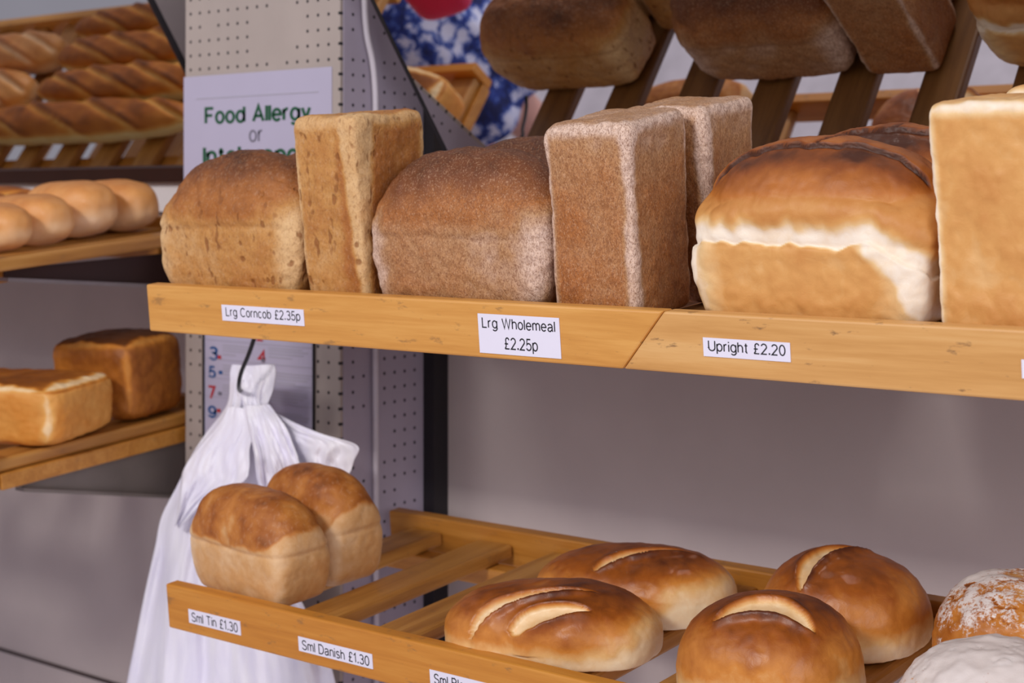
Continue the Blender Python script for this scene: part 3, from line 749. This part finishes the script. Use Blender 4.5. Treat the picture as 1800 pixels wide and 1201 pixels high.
def bag_sheet(name, rows, parent, folds, y0=YB, amp=.012, nu=70, nv=90, seed=0, thick=.0012, fan=None):
    """rows: (py, left px, right px, depth offset) from top to bottom"""
    R = np.array(rows, float); V = []
    for j in range(nv):
        f = j/(nv-1)*(len(R)-1); i = min(int(f), len(R)-2); t = f-i
        a, b2, c2, d2 = R[max(i-1, 0)], R[i], R[i+1], R[min(i+2, len(R)-1)]
        r = .5*((2*b2)+(c2-a)*t+(2*a-5*b2+4*c2-d2)*t*t+(3*b2-a-3*c2+d2)*t**3)
        wfac = min(1, .25+j/nv*1.4)
        for i2 in range(nu):
            u = i2/(nu-1)
            fold = sum(A*(2/math.pi)*math.asin(.97*math.sin(2*math.pi*(fr*u+ph+dr*j/nv))) for A, fr, ph, dr in folds)
            nzv = noise.fractal(Vector((u*5+seed, j/nv*2.2, seed*1.7)), .7, 2, 3)
            edge = .004*math.sin(j*.35+seed) if i2 in (0, nu-1) else 0
            y = y0+r[3]+amp*wfac*(fold+1.1*nzv)
            p = at_y(r[1]+(r[2]-r[1])*u, r[0]+4*math.sin(u*7+seed)*wfac, y)
            V.append(p)
    F = [(j*nu+i, (j+1)*nu+i, (j+1)*nu+i+1, j*nu+i+1) for j in range(nv-1) for i in range(nu-1)]
    o = mesh_obj(name, [v-parent.location for v in V], F, M_bag, parent, True)
    so = o.modifiers.new('thickness', 'SOLIDIFY'); so.thickness = thick
    return o
bagroot = empty('carrier_bag', at_y(420, 690, YB)); tag(bagroot, 'bunch of white plastic carrier bags hanging from the black hook', 'bag')
bag_sheet('body', [(668, 404, 474, 0), (712, 398, 470, 0), (760, 362, 520, .004), (800, 336, 535, .006), (850, 312, 545, .004), (905, 284, 540, .0), (960, 272, 530, 0), (1040, 254, 525, 0),
                   (1110, 240, 560, -.004), (1180, 226, 585, -.006), (1260, 212, 600, -.006), (1330, 200, 610, -.006)], bagroot,
          [(.6, 2.1, .1, .2), (.35, 4.3, .3, -.3), (.12, 9, .6, .4)], amp=.013, seed=1, nu=110, nv=120)
bag_sheet('flap', [(716, 400, 436, -.012), (750, 380, 448, -.016), (790, 345, 438, -.02), (826, 322, 437, -.024), (850, 318, 425, -.026), (885, 314, 362, -.026), (925, 307, 318, -.024)], bagroot,
          [(.5, 1.2, .3, .2)], amp=.006, seed=3, nu=40, nv=50)
bag_sheet('fold', [(712, 430, 472, -.010), (750, 436, 500, -.020), (800, 446, 520, -.026), (850, 452, 540, -.022), (900, 470, 560, -.012)], bagroot,
          [(.5, 1.6, .6, .5)], amp=.012, seed=11, nu=44, nv=44)
bag_sheet('handle', [(642, 408, 482, 0.003), (660, 404, 484, .0), (690, 407, 478, 0), (712, 418, 470, -.003), (722, 425, 472, -.004)], bagroot, [(.5, 1.5, .2, .1)], amp=.006, seed=5, nu=36, nv=36)
o = bag_sheet('handle', [(726, 470, 482, -.004), (760, 462, 560, -.006), (780, 462, 626, -.010), (806, 470, 622, -.010), (836, 490, 612, -.008), (870, 500, 600, -.004)], bagroot,
          [(.6, 2.2, .3, .4)], amp=.007, seed=7, nu=60, nv=50)

# ------------------------------------------------------------------ customer standing before the left bay (seen in the right mirror)
def skin_body(name, J, E, mat, parent, root=0, sub=2):
    me = bpy.data.meshes.new(name); me.from_pydata([j[0] for j in J], E, []); me.update(); me.materials.append(mat)
    o = link(bpy.data.objects.new(name, me), parent)
    sk = o.modifiers.new('skin', 'SKIN'); sk.use_smooth_shade = True; sk.branch_smoothing = .4
    layer = me.skin_vertices[0] if me.skin_vertices else None
    if layer is None:
        bm = bmesh.new(); bm.from_mesh(me); bm.verts.layers.skin.verify(); bm.to_mesh(me); bm.free(); layer = me.skin_vertices[0]
    for i, j in enumerate(J):
        r = j[1] if isinstance(j[1], tuple) else (j[1], j[1]); layer.data[i].radius = r; layer.data[i].use_root = (i == root)
    m_ = o.modifiers.new('sub', 'SUBSURF'); m_.levels = sub; m_.render_levels = sub
    return o
M_skin = plain('skin', (226, 172, 156), .5, var=.03)
M_hair = plain('hair', (84, 58, 40), .5, var=.1)
M_shoe = plain('shoe_leather', (60, 40, 34), .4)
M_eye = plain('eye', (40, 34, 34), .2)
M_pink = plain('pink_leather', (222, 36, 92), .35)
m, nt, b = new_mat('floral_cotton'); M_floral = m
co = objco(nt); dn = nd(nt, 'ShaderNodeTexNoise'); dn.inputs['Scale'].default_value = 22; dn.inputs['Detail'].default_value = 3; nt.links.new(co, dn.inputs['Vector'])
vd = nd(nt, 'ShaderNodeVectorMath', operation='MULTIPLY_ADD'); nt.links.new(dn.outputs['Color'], vd.inputs[0]); vd.inputs[1].default_value = (.05, .05, .05); nt.links.new(co, vd.inputs[2])
vo = nd(nt, 'ShaderNodeTexVoronoi'); vo.inputs['Scale'].default_value = 24; nt.links.new(vd.outputs[0], vo.inputs['Vector'])
pet = noise_t(nt, co, 60, 2, .5, 1.2)
fl_ = math_n(nt, 'ADD', vo.outputs['Distance'], math_n(nt, 'MULTIPLY', math_n(nt, 'SUBTRACT', pet, .5), .9))
colr = ramp(nt, [(.26, s2l((222, 226, 250))), (.40, s2l((200, 208, 244))), (.47, s2l((84, 116, 196))), (.58, s2l((36, 62, 150))), (.8, s2l((18, 28, 84)))], fl_)
nt.links.new(colr, b.inputs['Base Color']); b.inputs['Roughness'].default_value = .7

wx, wy = -2.44, .90
person = empty('person', (wx, wy, 0), (0, 0, math.radians(-12)))
tag(person, 'woman in a blue and white floral dress, seen in the right mirror', 'person')
J = [((0, 0, .93), (.13, .09)), ((0, 0, 1.06), (.11, .08)), ((0, 0, 1.24), (.12, .085)), ((0, -.005, 1.385), (.06, .05)), ((0, .005, 1.45), .047), ((0, .02, 1.505), (.058, .066)),
     ((0, .015, 1.565), (.074, .088)), ((0, .0, 1.625), (.062, .072)),
     ((.09, 0, .86), .085), ((.10, .012, .48), .054), ((.10, -.02, .09), .034), ((.105, .05, .05), .034), ((.11, .13, .035), .028),
     ((-.09, 0, .86), .085), ((-.10, .012, .48), .054), ((-.10, -.02, .09), .034), ((-.105, .05, .05), .034), ((-.11, .13, .035), .028),
     ((.155, -.005, 1.355), .048), ((.225, -.01, 1.12), .037), ((.34, .12, 1.20), .026), ((.39, .18, 1.225), (.034, .018)),
     ((-.155, -.005, 1.355), .048), ((-.215, -.03, 1.11), .037), ((-.225, .05, .88), .026), ((-.222, .07, .80), (.018, .034))]
E = [(0, 1), (1, 2), (2, 3), (3, 4), (4, 5), (5, 6), (6, 7), (0, 8), (8, 9), (9, 10), (10, 11), (11, 12), (0, 13), (13, 14), (14, 15), (15, 16), (16, 17),
     (2, 18), (18, 19), (19, 20), (20, 21), (2, 22), (22, 23), (23, 24), (24, 25)]
def finger(root, pts, r0):
    p = root
    for k, q in enumerate(pts):
        J.append((q, r0*(1-.14*k))); E.append((p, len(J)-1)); p = len(J)-1
for i, dx in enumerate((-.024, -.008, .008, .024)):          # right hand curled over the purse's top edge
    L = (.85, 1, .95, .78)[i]
    finger(21, [(.39+dx, .206, 1.233), (.39+dx, .210+.036*L, 1.243), (.39+dx, .210+.052*L, 1.223), (.39+dx, .210+.040*L, 1.203)], .0085)
finger(21, [(.358, .176, 1.215), (.350, .204, 1.200), (.358, .224, 1.187)], .0095)
for i, dy in enumerate((-.022, -.007, .008, .022)):          # left hand hanging, slightly curled
    L = (.78, .95, 1, .85)[i]
    finger(25, [(-.222, .072+dy, .775), (-.219, .076+dy, .775-.030*L), (-.209, .080+dy, .775-.054*L), (-.197, .082+dy, .775-.070*L)], .0085)
finger(25, [(-.212, .108, .80), (-.205, .120, .772), (-.198, .122, .752)], .0095)
J.append(((0, .098, 1.552), .012)); E.append((6, len(J)-1)); J.append(((0, .112, 1.540), .010)); E.append((len(J)-2, len(J)-1))   # nose
body = skin_body('body', J, E, M_skin, person)
for sx in (-1, 1):
    P_, F_ = lattice(6); q_ = knorm(P_, 2.0)
    mesh_obj('eye', [(sx*.030+a*.011, .088+b_*.010, 1.572+c_*.006) for a, b_, c_ in q_], F_, M_eye, person, True)
    mesh_obj('ear', [(sx*.076+a*.010, .005+b_*.020, 1.56+c_*.030) for a, b_, c_ in q_], F_, M_skin, person, True)
P_, F_ = lattice(8); q_ = knorm(P_, 2.2)
mesh_obj('mouth', [(a*.024, .086+b_*.010, 1.512+c_*.006) for a, b_, c_ in q_], F_, plain('lips', (186, 92, 92), .4), person, True)
P_, F_ = lattice(16); q_ = knorm(P_, 2.1)
V_ = []
for a, b_, c_ in q_:
    z_ = 1.595+c_*.085; y_ = -.018+b_*.098
    if c_ < 0: z_ = 1.595+c_*.22; y_ = -.045+b_*.070
    V_.append((a*.088, y_-(.03 if b_ > .3 and c_ < .5 else 0), z_))
mesh_obj('hair', V_, F_, M_hair, person, True)
secs = [(1.375, .135, .078), (1.33, .165, .098), (1.24, .168, .125), (1.15, .150, .112), (1.07, .142, .106), (.98, .165, .125), (.88, .190, .148), (.78, .208, .168), (.68, .222, .186), (.60, .232, .198)]
NU = 72; V_ = []; F_ = []
sp_ = smooth_path([(a, b_, c_) for a, b_, c_ in secs], 4)
for j, (z_, rx, ry) in enumerate(sp_):
    fold = max(0, (1.02-z_)/.42)
    for i in range(NU):
        w = 2*math.pi*i/NU; rr = 1+.075*fold*math.sin(9*w+.8*math.sin(3*w))
        V_.append((rx*rr*math.cos(w), ry*rr*math.sin(w)+.004, z_))
for j in range(len(sp_)-1):
    for i in range(NU): F_.append((j*NU+i, (j+1)*NU+i, (j+1)*NU+(i+1) % NU, j*NU+(i+1) % NU))
dr = mesh_obj('dress', V_, F_, M_floral, person, True); so = dr.modifiers.new('thickness', 'SOLIDIFY'); so.thickness = .003
for sx in (-1, 1):
    tube('sleeve', [(sx*.125, -.004, 1.375), (sx*.158, -.005, 1.345), (sx*.185, -.007, 1.26), (sx*.197, -.008, 1.20)], .06, M_floral, person, 16, [.058, .064, .058, .060])
for sx in (-1, 1):
    P_, F_ = lattice(10); q_ = knorm(P_, 2.6)
    mesh_obj('shoe', [(sx*.105+a*.043, .045+b_*.125, .038+c_*.038*(1.1-.45*b_)) for a, b_, c_ in q_], F_, M_shoe, person, True)
pm_ = Matrix.Translation((wx, wy, 0)) @ Matrix.Rotation(math.radians(-12), 4, 'Z')
pur = empty('purse', pm_ @ Vector((.39, .245, 1.100)), (0, 0, math.radians(-12)))
tag(pur, 'bright pink purse held by the woman in the floral dress', 'purse')
P_, F_ = lattice(16); q_ = knorm(P_, 4)
mesh_obj('pouch', [(a*.060, b_*.022*(1.15-.3*c_), .045+c_*.046) for a, b_, c_ in q_], F_, M_pink, pur, True)
tube('strap', smooth_path([(-.045, 0, .08), (-.036, .0, .104), (0, .0, .112), (.036, 0, .104), (.045, 0, .08)], 5), .005, M_pink, pur)
